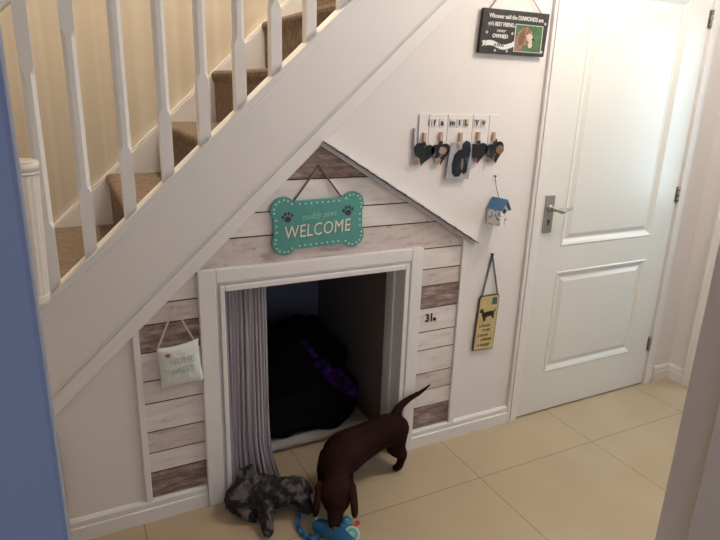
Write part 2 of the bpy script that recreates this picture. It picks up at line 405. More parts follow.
tube(bm, spline([(.041,-.053,.980),(.058,-.056,.976),(.074,-.056,.971),(.092,-.054,.973),(.112,-.053,.978),(.128,-.050,.979),(.134,-.044,.984)],5), [.0085,.009,.0095,.010,.0105,.011,.0115,.012,.0115,.011,.0105,.0095,.009,.0082,.0075,.007,.0068,.0065,.0063,.006,.006,.0058,.0058,.0056,.0055,.0055,.0052,.005,.005,.0045,.004], 12)
obj('lever', bm, M['steel'], h, smooth=True)
bm = BM(); cyl(bm, (.042,-.0145,.924),(.042,-.016,.924),.006,n=16); box(bm,.0395,.0445,-.016,-.0145,.908,.922); obj('keyhole', bm, M['black'], h)

# ------------------------------------------------------------------ the staircase
st = empty('staircase', (-2.3,.45,0))
tag(st, 'carpeted staircase with white string board and square white balusters climbing to the right', 'staircase')
RI, GO, NX, NZ = .2115, .2265, -1.345, 1.269
bm = BM()
k0, k1 = -5, 8
top = []
x = NX+(k0)*GO
for k in range(k0, k1):
    xx = NX+k*GO; zz = NZ+k*RI
    if k == k0: top.append((xx, 0))
    top += [(xx+.004, zz-RI if k>k0 else 0), (xx+.002, zz-.050), (xx-.005, zz-.038), (xx-.010, zz-.026), (xx-.010, zz-.014), (xx-.005, zz-.005), (xx+.006, zz)]
xe = NX+k1*GO; top.append((xe, NZ+(k1-1)*RI))
low = [(xe, zb(xe)+.03), (-2.30, .04), (-2.34,0)]
pts = [p for i,p in enumerate(top) if i==0 or (abs(p[0]-top[i-1][0])+abs(p[1]-top[i-1][1]))>1e-4]
prism(bm, pts+low, .036, YB-.022)
obj('carpeted_steps', bm, M['carpet'], st)
xa, xb = -2.34, 1.2
def slab(x0,x1,c0,c1,y0,y1,bm): prism(bm, [(x0,S*x0+c0),(x1,S*x1+c0),(x1,S*x1+c1),(x0,S*x0+c1)], y0, y1)
bm = BM(); slab(-2.32,xb,2.16,2.48,-.008,.034,bm); obj('string_board', bm, M['string'], st)
bm = BM(); slab(-2.32,xb,2.155,2.214,-.017,-.008,bm); slab(-2.32,xb,2.214,2.222,-.013,-.008,bm); obj('lower_moulding', bm, M['white'], st, bevel=.002)
bm = BM(); slab(-2.32,xb,2.482,2.505,-.024,.046,bm); slab(-2.32,xb,2.466,2.482,-.014,-.008,bm); obj('base_rail', bm, M['white'], st, bevel=.003)
bm = BM(); slab(-2.34,xb,2.20,2.497,YB-.022,YB-.001,bm); slab(-2.34,xb,2.497,2.509,YB-.018,YB-.001,bm); obj('wall_string', bm, M['white'], st, bevel=.002)
def baluster(xc, w=.034, wt=.030):
    bm = BM(); y = .016; zs = zr(xc)
    zlow = zs-.02*0; zc0 = zs+.175; zc1 = zs+.60; ztop = zs+.765
    def rg(z, w_, sl=0): return [bm.verts.new((xc+sx*w_/2, y+sy*w_/2, z+(S*sx*w_/2 if sl else 0))) for sx,sy in ((-1,-1),(1,-1),(1,1),(-1,1))]
    def og(z, w_):  # chamfered octagon collapsed toward square corners
        c = w_*.30; h_ = w_/2
        return [bm.verts.new((xc+a, y+b, z)) for a,b in ((-h_+c,-h_),(h_-c,-h_),(h_,-h_+c),(h_,h_-c),(h_-c,h_),(-h_+c,h_),(-h_,h_-c),(-h_,-h_+c))]
    def sq(z, w_, sl):
        c = .0005; h_=w_/2
        return [bm.verts.new((xc+a, y+b, z+(S*a if sl else 0))) for a,b in ((-h_+c,-h_),(h_-c,-h_),(h_,-h_+c),(h_,h_-c),(h_-c,h_),(-h_+c,h_),(-h_,h_-c),(-h_,-h_+c))]
    rings = [sq(zs, w, 1), sq(zc0, w, 0), og(zc0+.018, wt+.003), og(zc1-.018, wt+.003), sq(zc1, w, 0), sq(ztop, w, 1)]
    for a,b in zip(rings, rings[1:]):
        for k in range(8): bm.faces.new((a[k],a[(k+1)%8],b[(k+1)%8],b[k]))
    bm.faces.new(rings[0][::-1]); bm.faces.new(rings[-1]); return bm
xc = -1.799-2*.1118
first = obj('baluster', baluster(xc), M['white'], st)
for k in range(1, 21):
    c = first.copy(); C.objects.link(c); c.parent = st; c.location = (k*.1118+{2:.004,3:-.004}.get(k,0), 0, (k*.1118+{2:.004,3:-.004}.get(k,0))*S)
bm = BM(); slab(-2.2,.35,2.505+.765,2.505+.825,-.02,.045,bm); obj('handrail', bm, M['white'], st, bevel=.012, bseg=3)
bm = BM(); box(bm, -2.29,-2.20,-.034,.058,0,1.30); box(bm,-2.30,-2.19,-.044,.068,1.30,1.33); obj('newel_post', bm, M['white'], st, bevel=.004)

# white ribbed tub hooked on the outside of the balusters
tx, tyy = -1.850, -.064
bn = empty('hanging_tub', (tx,tyy,.84))
tag(bn, 'white ribbed tapering tub with a flat rim, hanging in front of the leftmost baluster', 'tub')
bm = BM(); n=72; rings=[]
for z, r in ((.842,.040),(.850,.044),(.866,.0445),(.870,.0425),(1.188,.0535),(1.192,.052)):
    rb = .0010 if .87<=z<1.19 else 0
    rings.append([bm.verts.new((tx+(r+rb*math.cos(a*18))*math.cos(a), tyy+(r+rb*math.cos(a*18))*math.sin(a), z)) for a in (2*math.pi*i/n for i in range(n))])
for a,b in zip(rings, rings[1:]):
    for k in range(n): bm.faces.new((a[k],a[(k+1)%n],b[(k+1)%n],b[k]))
bm.faces.new(rings[0][::-1]); bm.faces.new(rings[-1]); obj('tub_body', bm, M['bin'], bn)
bm = BM(); cyl(bm,(tx,tyy,1.190),(tx,tyy,1.199),.0555,.0575,48); cyl(bm,(tx,tyy,1.199),(tx,tyy,1.222),.0575,.0575,48); cyl(bm,(tx,tyy,1.222),(tx,tyy,1.226),.0575,.052,48); obj('rim', bm, M['bin'], bn)
bm = BM(); tube(bm, [(tx+.03,-.014,1.20),(tx+.03,.000,1.215),(tx+.03,.030,1.215),(tx+.03,.036,1.20)], .003, 8); obj('hook', bm, M['bin'], bn)

# ------------------------------------------------------------------ the dog house front
dh = empty('dog_house', (-1.0,0,0))
tag(dh, 'dog house front of weathered planks with white door frame under the stairs', 'dog house')
bands = [(.083,.180,2),(.180,.255,0),(.255,.333,1),(.333,.437,0),(.437,.516,0),(.516,.615,0),(.615,.707,2),(.707,.775,1),(.775,.857,0),(.857,.960,1),(.960,1.038,0),(1.038,1.138,0),(1.138,1.27,2)]
bm = BM()
def clip(poly, f):
    out = []
    for i in range(len(poly)):
        a, b = poly[i], poly[(i+1)%len(poly)]; fa, fb = f(a), f(b)
        if fa >= 0: out.append(a)
        if (fa >= 0) != (fb >= 0):
            t = fa/(fa-fb); out.append((a[0]+(b[0]-a[0])*t, a[1]+(b[1]-a[1])*t))
    return out
def zroof(x): return 1.253-.598*(x+.977)
regions = [(-1.584,-1.398,0), (-1.398,-.568,.862), (-.568,-.384,0)]
def addband(z0,z1,mi,y):
    for ra, rb, rz in regions:
        lo = max(z0, rz)
        if lo >= z1: continue
        poly = [(ra,lo),(rb,lo),(rb,z1),(ra,z1)]
        poly = clip(poly, lambda p: zb(p[0])+.004-p[1]); poly = clip(poly, lambda p: zroof(p[0])-.002-p[1]) if poly else poly
        if len(poly) > 2: prism(bm, poly, y, -.0005, mi)
addband(.083, 1.26, 3, -.0012)
for z0, z1, mi in bands: addband(z0+.0026, z1-.0022, mi, -.0035)
obj('plank_panel', bm, [M['plankW'],M['plankP'],M['plankB'],M['groove']], dh)
# frame
bm = BM(); o0,o1,i0,i1,zo,zi = -1.400,-.568,-1.318,-.645,.868,.792
YA = -.022
box(bm, o0,o0+.056,YA,-.0005,0,zo); box(bm,o1-.050,o1,YA,-.0005,0,zo); box(bm,o0+.056,o1-.050,YA,-.0005,zo-.046,zo)
m0,m1,mz = o0+.056,o1-.050,zo-.046
box(bm, m0,m0+.010,YA+.008,-.0005,0,mz); box(bm,m1-.010,m1,YA+.008,-.0005,0,mz); box(bm,m0+.010,m1-.010,YA+.008,-.0005,mz-.010,mz)
a0,a1,az = m0+.010,m1-.010,mz-.010
box(bm, a0,i0,YA-.003,.09,0,az); box(bm,i1,a1,YA-.003,.09,0,az); box(bm,i0,i1,YA-.003,.09,zi,az)
box(bm, i1-.008,i1,.045,.09,0,zi); box(bm, i0,i0+.008,.045,.09,0,zi); box(bm,i0,i1,.045,.09,zi-.008,zi)
box(bm, i1,X1,.05,.12,0,.86)
obj('door_frame', bm, M['white'], dh, bevel=.0035)
# side trims
bm = BM(); box(bm,-1.604,-1.584,-.012,0,.078,zb(-1.594)+.006); obj('side_trim', bm, M['white'], dh, bevel=.002)
bm = BM(); box(bm,-.384,-.357,-.014,0,.078,zroof(-.37)-.004); obj('side_trim', bm, M['white'], dh, bevel=.002)
# roof: grey fascia, white shingle strip above it
ang = math.atan(.598); L = math.hypot(.648,.648*.598)
T = Matrix.Translation((-.977,0,1.262)) @ Matrix.Rotation(ang,4,'Y')
bm = BM(); box(bm, -.004,L,-.024,-.0005,-.019,-.006, M_=T); obj('fascia_board', bm, M['roofgrey'], dh)
bm = BM(); n = 17
for k in range(n):
    a = k*L/n-.004; b = (k+1)*L/n+.012
    Tk = T @ Matrix.Translation((a,0,-.005)) @ Matrix.Rotation(-R(3.2),4,'Y')
    box(bm, 0,b-a,-.036-.002*(k%2),-.0005,0,.0032, M_=Tk)
obj('shingle_strip', bm, M['shingle'], dh)
bm = BM()
for k in range(n):
    Tk = T @ Matrix.Translation((k*L/n-.004,0,-.0058)) @ Matrix.Rotation(-R(3.2),4,'Y')
    box(bm, 0.004,L/n+.010,-.0362-.002*(k%2),-.030,-.0022,-.0002, M_=Tk)
obj('shingle_edge', bm, M['goldedge'], dh)
nn = text('house_number','31',.046,-.512,-.0045,.573,M['black'],dh,bold=.0013,wide=.85); text('house_number','a',.030,-.487,-.0045,.566,M['black'],dh,bold=.0022)

# ------------------------------------------------------------------ curtain, bedding
cu = empty('curtain', (-1.235,.05,.03)); tag(cu, 'grey lilac pleated curtain hanging inside the left of the small doorway', 'curtain')
bm = BM(); nx, nz = 150, 46; g = []
for j in range(nz+1):
    t = j/nz; z = .789-(.789-.022)*t
    xl = -1.312-.004*t; xr = -1.162+.004*t+.028*max(0,t-.72)/.28*max(0,t-.72)/.28*1.2
    row = []
    for i in range(nx+1):
        s = i/nx
        ph = s*2*math.pi*9.5+.9*math.sin(s*7)+.35*math.sin(t*5+s*9)
        y = .036+.011*math.sin(ph)*(.75+.5*t)*(.65+.35*math.sin(s*11+2))+.004*math.sin(ph*2.3+t*3)+.010*t*math.sin(s*5+1)-.012*t
        x = xl+(xr-xl)*s+.003*math.sin(ph+1.3)
        row.append(bm.verts.new((x, y, z+(.010*math.sin(s*6) if j==nz else 0))))
    g.append(row)
for j in range(nz):
    for i in range(nx): bm.faces.new((g[j][i],g[j][i+1],g[j+1][i+1],g[j+1][i]))
cobj = obj('curtain_cloth', bm, M['curtain'], cu, smooth=True)
sol = cobj.modifiers.new('s','SOLIDIFY'); sol.thickness = .0018
bm = BM(); cyl(bm, (-1.317,.036,.780),(-.65,.036,.780),.004,n=12); obj('curtain_rod', bm, M['white'], cu)

pb = fused('pet_bed', [], M['bedwhite'], None, .008, ells=[((x,.47,.024),(.17,.30,.022),None) for x in (-1.45,-1.25,-1.1,-.95,-.80)]+[((-1.55+.0833*k,.205,.024),(.085,.030,.022),None) for k in range(11)], smooth=4)
tag(pb, 'pale padded pet bed lying under the black blankets in the cupboard', 'pet bed')
hp = fused('black_blanket', [[(-1.26,.46,.40,.10),(-1.13,.48,.40,.095),(-1.04,.50,.35,.09),(-.97,.52,.33,.08)],[(-.93,.50,.33,.09),(-.86,.50,.375,.085),(-.80,.50,.335,.085),(-.745,.47,.24,.09)],
      [(-1.40,.5,.2,.16),(-1.15,.47,.23,.18),(-.95,.46,.22,.19),(-.80,.44,.19,.14)],[(-1.25,.34,.14,.13),(-1.0,.33,.14,.135),(-.80,.34,.13,.125),(-.72,.38,.12,.085)],
      [(-1.25,.26,.085,.055),(-1.0,.25,.085,.06),(-.80,.26,.085,.06),(-.71,.30,.085,.05)]],
      M['fleece'], None, .012, smooth=5, disp=(.026,13))
for v in hp.data.vertices: v.co = (min(v.co.x,-.628), min(v.co.y,.852), max(v.co.z,.045))
tag(hp, 'heap of black fluffy blankets filling the dark cupboard', 'blanket')
pu = fused('purple_blanket', [[(-.90,.385,.375,.014),(-.86,.345,.325,.022),(-.82,.30,.27,.026),(-.78,.262,.22,.022)],[(-.83,.32,.27,.022),(-.77,.28,.235,.030),(-.73,.27,.18,.032),(-.70,.29,.15,.02)]], M['purple'], None, .006, smooth=2, disp=(.022,34))
tag(pu, 'small crumpled purple blanket on the right slope of the black heap', 'blanket')

# ------------------------------------------------------------------ bone sign
def bone_outline(cx, cz, hw, hh, n=10):
    pts = []
    cs = [(-hw,hh,60,215-0),( -hw,-hh,140,305),(hw,-hh,-125+0,45),(hw,hh,-45,125)]
    r = .0445
    def arc(x,z,a0,a1):
        for i in range(n+1):
            a = R(a0+(a1-a0)*i/n); pts.append((x+r*math.cos(a), z+r*math.sin(a)))
    arc(-hw,hh,38,212); arc(-hw,-hh,148,322); arc(hw,-hh,218,392); arc(hw,hh,-32,142)
    return pts
bs = empty('bone_sign', (-.99,-.01,.99)); tag(bs, 'teal bone-shaped wooden sign reading WELCOME, hung on the planks above the small doorway', 'sign')
base = [( (x)+.0, z) for x, z in bone_outline(0,0,.1235,.053)]
rl = R(1.6)
def bt(x,z): return (-.990+x*math.cos(rl)-z*math.sin(rl), .992+x*math.sin(rl)+z*math.cos(rl))
bm = BM(); prism(bm, [bt(x,z) for x,z in base], -.0175, -.0065); obj('bone_board', bm, M['teal'], bs, bevel=.002)
# dots inset from the outline
cen = []
tot = [(x,z) for x,z in base]
dots = []
per = 0; pp = tot+[tot[0]]
# insert waist points
seg = [(Vector(a),Vector(b)) for a,b in zip(pp,pp[1:])]
plen = sum((b-a).length for a,b in seg); stp = plen/50; acc = 0; nxt = 0
for a,b in seg:
    l = (b-a).length
    while nxt <= acc+l-1e-9:
        p = a+(b-a)*((nxt-acc)/l); dd = (b-a).normalized(); nrm = Vector((-dd.y, dd.x)); dots.append(p+nrm*.0105); nxt += stp
    acc += l
bm = BM()
for q in dots[:50]:
    x,z = bt(q.x,q.y); disc(bm, x, z, .0034, .0034, -.0183, -.0174, 8)
obj('painted_dots', bm, M['dot'], bs)
text('welcome_lettering','WELCOME',.061,bt(-.006,-.022)[0],-.0182,bt(-.006,-.022)[1],M['cream'],bs,bold=0,spacing=1.06,wide=.78,roll=R(3),shear=.12)
text('welcome_shadow','WELCOME',.061,bt(-.0045,-.0245)[0],-.0176,bt(-.0045,-.0245)[1],M['plum'],bs,bold=0,spacing=1.06,wide=.78,roll=R(3),shear=.12,depth=.0003)
text('small_lettering','muddy paws',.030,bt(.0,.027)[0],-.0180,bt(.0,.027)[1],M['tealpale'],bs,wide=.82,roll=R(4),shear=.3)
def paw(bm, x, z, s, y0, y1, rot=0):
    c, s_ = math.cos(rot), math.sin(rot)
    for dx, dz, rx, rz in ((0,-.25,.55,.48),(-.78,.25,.2,.28),(-.3,.68,.2,.3),(.3,.68,.2,.3),(.78,.25,.2,.28)):
        disc(bm, x+s*(dx*c-dz*s_), z+s*(dx*s_+dz*c), rx*s, rz*s, y0, y1, 16)
for px, pz in ((-.112,.028),(.106,.031)):
    bm = BM(); x,z = bt(px,pz); paw(bm, x, z, .0205, -.0186, -.0174, R(8)); obj('paw_print', bm, M['plum'], bs)
bm = BM(); tube(bm, [(*[bt(-.088,.080)[0]],-.012,bt(-.088,.080)[1]),(-.990,-.008,1.180)], .0030, 8); tube(bm, [(-.990,-.008,1.180),(bt(.086,.076)[0],-.012,bt(.086,.076)[1])], .0030, 8)
cyl(bm, (-.990,-.003,1.180),(-.990,-.014,1.180),.004,n=10); obj('hanging_twine', bm, M['twine'], bs)

# ------------------------------------------------------------------ hanging pillow
hpil = empty('hanging_pillow', (-1.476,-.03,.58)); tag(hpil, 'small white fabric pillow with faint printed letters hung by pink ribbon on the left planks', 'pillow')
bm = BM(); n = 22
PX = [(-1.541,.636),(-1.410,.650),(-1.396,.497),(-1.534,.493)]  # tl tr br bl
for side in (-1,1):
    g = []
    for j in range(n+1):
        row = []
        for i in range(n+1):
            u, v_ = i/n, j/n
            x = (PX[3][0]*(1-u)+PX[2][0]*u)*(1-v_)+(PX[0][0]*(1-u)+PX[1][0]*u)*v_
            z = (PX[3][1]*(1-u)+PX[2][1]*u)*(1-v_)+(PX[0][1]*(1-u)+PX[1][1]*u)*v_
            e = (16*u*(1-u)*v_*(1-v_))
            cxp, czp = -1.470, .569
            pin = .07*(1-(2*u-1)**2)*(abs(2*v_-1)**4)+.06*(1-(2*v_-1)**2)*(abs(2*u-1)**4)
            x += (cxp-x)*pin*1.1; z += (czp-z)*pin*1.3
            y = -.028+side*.020*e**.42+.001*math.sin(u*23+v_*11)*e
            row.append(bm.verts.new((x,y,z)))
        g.append(row)
    for j in range(n):
        for i in range(n): bm.faces.new((g[j][i],g[j][i+1],g[j+1][i+1],g[j+1][i]))
bmesh.ops.remove_doubles(bm, verts=bm.verts[:], dist=.0004)
obj('pillow_cushion', bm, M['cloth'], hpil, smooth=True)
bm = BM()
prism(bm, [(-1.479,.762),(-1.474,.762),(-1.531,.628),(-1.537,.630)], -.020,-.018); prism(bm, [(-1.478,.762),(-1.473,.762),(-1.418,.641),(-1.424,.640)], -.023,-.021)
cyl(bm, (-1.476,-.003,.759),(-1.476,-.026,.759),.003,n=10)
obj('hanging_ribbon', bm, M['ribbon'], hpil)
text('printed_words','HOME',.030,-1.466,-.0492,.592,M['pillowgreen'],hpil,wide=.9,roll=R(3)); text('printed_words','SWEET',.030,-1.466,-.0492,.558,M['pillowgreen'],hpil,wide=.75,roll=R(3))
def heart_pts(x, z, s, n=28):
    return [(x+s*16*math.sin(t)**3/17, z+s*(13*math.cos(t)-5*math.cos(2*t)-2*math.cos(3*t)-math.cos(4*t))/17) for t in (2*math.pi*i/n for i in range(n))]
for hx,hz in ((-1.508,.612),(-1.428,.524)):
    bm = BM(); prism(bm, heart_pts(hx,hz,.0085), -.0455 if hx<-1.45 else -.040, -.036); obj('printed_heart', bm, M['pillowred'], hpil)

# ------------------------------------------------------------------ black slogan sign
sg = empty('slogan_sign', (-.236,-.01,1.634)); tag(sg, 'small black wooden sign with chalk-white slogan and a dog photo, hung high beside the door', 'sign')
bm = BM(); prism(bm, [(-.392,1.560),(-.091,1.560),(-.083,1.708),(-.384,1.706)], -.018, -.004); obj('sign_board', bm, M['signblack'], sg, bevel=.0015)
Y = -.0186
text('slogan_lettering','Whoever said the DIAMONDS are',.0200,-.236,Y,1.683,M['chalk'],sg,wide=.86,bold=.0004)
text('slogan_lettering','girl\'s BEST FRIEND..',.0185,-.301,Y,1.657,M['chalk'],sg,wide=.80,bold=.0004)
text('slogan_lettering','never',.0175,-.302,Y,1.637,M['chalk'],sg,shear=.3)
text('slogan_lettering','OWNED',.0180,-.304,Y,1.618,M['chalk'],sg,bold=.0006)
bm = BM()
rb = [(-.366+.118*i/16, 1.589+.006*math.sin(i/16*6.3+.5)) for i in range(17)]
prism(bm, [(x,z+.0085) for x,z in rb]+[(x,z-.0085) for x,z in rb[::-1]], Y-.0004, -.0178)
prism(bm, [(-.382,1.598),(-.368,1.603),(-.368,1.586),(-.382,1.581),(-.376,1.590)], Y, -.0178); prism(bm, [(-.246,1.603),(-.235,1.607),(-.239,1.597),(-.235,1.588),(-.248,1.584)], Y, -.0178)
obj('painted_banner', bm, M['chalk'], sg)
text('banner_lettering','A DOG',.014,-.307,Y-.0008,1.589,M['black'],sg,bold=.0004,depth=.0005)
for px,pz in ((-.364,1.628),(-.250,1.630),(-.322,1.570),(-.268,1.570),(-.101,1.672),(-.105,1.575)):
    bm = BM(); paw(bm, px, pz, .0055, Y, -.0178); obj('painted_paw', bm, M['chalk'], sg)
bm = BM(); px0,px1,pz0,pz1 = -.236,-.112,1.573,1.662
for a,b,c,e in ((px0-.003,px1+.003,pz1,pz1+.002),(px0-.003,px1+.003,pz0-.002,pz0),(px0-.003,px0,pz0,pz1),(px1,px1+.003,pz0,pz1)): box(bm,a,b,-.0192,-.0178,c,e)
obj('photo_border', bm, M['paper'], sg)
bm = BM(); box(bm,px0,px1,-.0184,-.0178,pz0,pz1); ph = obj('dog_photo', bm, M['photogreen'], sg)
bm = BM(); prism(bm, [(px0,pz0+.001),(px0,1.610),(-.226,1.632),(-.207,1.652),(-.180,1.656),(-.160,1.642),(-.153,1.627),(-.170,1.600),(-.196,1.592),(-.206,pz0+.001)], -.0188,-.0184); obj('photo_dog_head', bm, M['fawn'], ph)
bm = BM(); disc(bm, -.206,1.618,.013,.027,-.0192,-.0187,rot=R(-14)); obj('photo_dog_ear', bm, M['brownear'], ph)
bm = BM(); disc(bm, -.168,1.620,.017,.013,-.0192,-.0187,rot=R(-40)); disc(bm,-.164,1.597,.010,.011,-.0192,-.0187); obj('photo_dog_muzzle', bm, M['fawnlight'], ph)
bm = BM(); disc(bm, -.153,1.616,.0055,.005,-.0196,-.0190); obj('photo_dog_nose', bm, M['black'], ph)
bm = BM(); disc(bm,-.180,1.636,.003,.0025,-.0196,-.0186); obj('photo_dog_eye', bm, M['black'], ph)
bm = BM(); tube(bm, [(-.357,-.011,1.703),(-.246,-.006,1.830),(-.115,-.011,1.704)], .0018, 8); cyl(bm,(-.246,-.002,1.832),(-.246,-.012,1.832),.004,n=10); obj('hanging_twine', bm, mat('pale_twine',(.30,.20,.12),.9), sg)

# ------------------------------------------------------------------ FAMILY peg board and its photos
fm = empty('family_peg_board', (-.45,-.005,1.28)); tag(fm, 'white peg board with small letter tiles spelling family, left of the door', 'peg board')
bm = BM()
for a,b in ((-.612,-.572),(-.570,-.494),(-.492,-.384),(-.382,-.308),(-.306,-.262)): box(bm,a,b,-.006,-.001,1.237,1.348)
obj('back_panel', bm, M['wall'], fm, bevel=.001)
tx_ = [-.556,-.530,-.505-.0*1,-.470,-.443,-.413,-.372,-.345]
for ch, x in zip('|FAMILY*', (-.573,-.551,-.519,-.474,-.444,-.414,-.366,-.336)):
    if ch == '|': bm = BM(); box(bm,x-.0015,x+.0015,-.0085,-.006,1.308,1.330); obj('tile_edge', bm, M['ink'], fm); continue
    bm = BM(); box(bm,x-.0105,x+.0105,-.009,-.006,1.306,1.332); tl = obj('letter_tile', bm, M['letterbox'] if ch=='L' else M['paper'], fm)
    if ch == '*': bm = BM(); paw(bm,x,1.319,.009,-.0102,-.0088); obj('letter', bm, M['black'], tl)
    else: text('letter', ch.lower() if ch in 'FAM' else ch, .0265, x, -.0095, 1.319, M['black'], tl, bold=.0009)
bm = BM(); box(bm,-.634,-.629,-.010,-.001,1.225,1.300); obj('end_bracket', bm, mat('grey_bracket',(.34,.33,.34),.5), fm)
PG = [(-.592,1.268),(-.522,1.270),(-.436,1.268),(-.357,1.270),(-.285,1.269)]
for x,z in PG:
    bm = BM(); box(bm,x-.0052,x-.0008,-.018,-.006,z-.014,z+.017); box(bm,x+.0008,x+.0052,-.018,-.006,z-.014,z+.017); cyl(bm,(x-.007,-.0125,z),(x+.007,-.0125,z),.0028,n=8); obj('peg', bm, M['peg'], fm)
def photo_mat(name, a, b, c, sc=34):
    return ramp_mat(name, [(0,a),(.42,a),(.50,b),(.58,b),(.66,c),(1,c)], sc, bump=0, rough=.8, detail=3, distort=.8)
blk=(.004,.004,.006); navy=(.004,.012,.024); tanc=(.38,.25,.15)
HP = [(-.592,1.212,.046,photo_mat('photo_black_teal',blk,(.003,.012,.016),(.02,.03,.03)),R(-10),'heart-shaped photo of a black dog with a tan corner, leftmost of the row of pegs',(( -.622,1.188,.016,tanc),)),
      (-.520,1.212,.044,photo_mat('photo_black_tan',blk,navy,tanc,30),R(6),'heart-shaped photo of a black and tan dog pegged between leftmost heart and the long photo',((-.512,1.222,.016,(.45,.30,.22)),(-.530,1.188,.012,(.42,.30,.18)))),
      (-.352,1.212,.045,photo_mat('photo_black_heart',blk,blk,(.03,.025,.03)),R(4),'heart-shaped photo of a black dog with a small pink patch, right of the long photo',((-.362,1.184,.009,(.42,.05,.16)),)),
      (-.274,1.212,.047,photo_mat('photo_brown_heart',blk,(.006,.014,.014),(.25,.13,.06),30),R(14),'heart-shaped photo of a brown dog head on black, rightmost of the row of pegs',((-.252,1.222,.019,(.30,.16,.08)),(-.300,1.180,.010,(.35,.2,.09))))]
for x,z,s,m,rt,lab,spots in HP:
    e = empty('heart_photo', (x,-.013,z)); tag(e, lab, 'photo', 'photos hanging from the family pegs')
    ca, sa = math.cos(rt), math.sin(rt)
    pts = [(x+(a-x)*ca-(b-z)*sa, z+(a-x)*sa+(b-z)*ca) for a,b in heart_pts(x,z+.003,s)]
    pts = [(a, b) for a,b in pts]
    bm = BM(); prism(bm, pts, -.0145,-.0125); obj('heart_print', bm, m, e)
    bm = BM(); prism(bm, [(x-.011,z+.022),(x+.011,z+.022),(x+.004,1.262),(x-.004,1.262)], -.0140,-.0125); obj('top_tab', bm, M['black'], e)
    for a,b,r_,c_ in spots:
        bm = BM(); disc(bm,a,b,r_,r_*.85,-.0152,-.0144); obj('pictured_patch', bm, mat('photo_patch',c_,.45,var=tuple(v*.6 for v in c_),vscale=60), e)
e = empty('long_photo', (-.437,-.012,1.18)); tag(e, 'long photo of a black dog on pale grey, hanging from the middle peg', 'photo', 'photos hanging from the family pegs')
Z=.022
bm = BM(); prism(bm, [(-.492,1.098+Z),(-.388,1.094+Z),(-.384,1.215+Z),(-.398,1.232+Z),(-.476,1.228+Z),(-.482,1.205+Z)], -.0165,-.0150); obj('photo_print', bm, mat('photo_grey',(.42,.41,.42),.6,var=(.30,.30,.32),vscale=20), e)
bm = BM(); prism(bm, [(x,z+Z) for x,z in [(-.470,1.150),(-.466,1.118),(-.452,1.104),(-.432,1.106),(-.424,1.120),(-.412,1.112),(-.400,1.122),(-.396,1.160),(-.388,1.200),(-.396,1.228),(-.412,1.236),(-.428,1.222),(-.430,1.204),(-.446,1.200),(-.462,1.184)]], -.0172,-.0164)
dgp = obj('pictured_dog', bm, photo_mat('photo_dog_black',blk,navy,(.05,.045,.04),40), e)
bm = BM(); disc(bm,-.424,1.150+Z,.006,.022,-.0177,-.0171); obj('pictured_chest', bm, mat('photo_grey_fur',(.16,.13,.12),.6), dgp)
bm = BM(); disc(bm,-.447,1.214+Z,.007,.014,-.0177,-.0164,rot=R(30)); obj('pictured_paw', bm, mat('photo_pale_fur',(.26,.22,.21),.6), e)

# ------------------------------------------------------------------ birdhouse
bh = empty('birdhouse', (-.247,-.035,.93)); tag(bh, 'tiny white patterned birdhouse with blue roof hanging on the wall beside the door handle', 'birdhouse')
bh.rotation_euler = (0,0,R(10))
xL,xR,zB,zE,zA,yF = -.276,-.226,.938,.998,1.037,-.068; xm=(xL+xR)/2
bm = BM(); prism(bm, [(xL,zB),(xR,zB),(xR,zE),(xm,zA-.002),(xL,zE)], yF,-.008); obj('house_body', bm, M['birdwhite'], bh)
sl = math.atan2(zA-zE, xm-xL)
for s in (-1,1):
    T = Matrix.Translation((xm,0,zA+.003)) @ Matrix.Rotation(sl if s>0 else -sl,4,'Y')
    bm = BM(); l = .049
    box(bm, 0 if s>0 else -l, l if s>0 else 0, yF-.010,-.004,-.003,.002, M_=T); obj('roof_panel', bm, M['birdblue'], bh)
bm = BM(); cyl(bm,(xm,yF+.001,.994),(xm,yF-.001,.994),.0095,n=20); obj('entrance_hole', bm, M['black'], bh)
bm = BM(); tube(bm, [(xm,-.035,zA+.004),(xm,-.018,zA+.04),(xm,-.006,1.122)], .0014, 8); cyl(bm,(xm,-.001,1.121),(xm,-.012,1.121),.003,n=10); obj('hanging_cord', bm, M['twine'], bh)

# ------------------------------------------------------------------ yellow dachshund plaque
gs = empty('dachshund_plaque', (-.23,-.01,.51)); tag(gs, 'yellow tin plaque with black dachshund silhouette hung by a dark chain', 'plaque')
o = [(-.289,.394),(-.183,.388),(-.174,.624),(-.181,.633),(-.268,.634),(-.276,.624)]
bm = BM(); prism(bm, o, -.012,-.004); obj('plaque_edge', bm, M['goldedge'], gs, bevel=.001)
cxg, czg = -.230,.511
bm = BM(); prism(bm, [(cxg+(x-cxg)*.93, czg+(z-czg)*.965) for x,z in o], -.0130,-.0119); obj('plaque_face', bm, M['gold'], gs)
dsh = [(-.275,.566),(-.268,.574),(-.262,.579),(-.255,.577),(-.252,.566),(-.248,.560),(-.235,.562),(-.215,.564),(-.202,.562),(-.192,.568),(-.186,.574),(-.190,.564),(-.197,.553),(-.196,.530),(-.205,.530),(-.206,.541),(-.222,.542),(-.238,.537),(-.239,.522),(-.249,.521),(-.252,.534),(-.258,.546),(-.262,.560),(-.270,.562)]
bm = BM(); prism(bm, dsh, -.0138,-.0129); obj('dachshund_silhouette', bm, M['black'], gs)
bm = BM(); box(bm,-.212,-.186,-.0137,-.0129,.590,.622); sm_ = obj('printed_stamp', bm, M['stamp'], gs)
bm = BM()
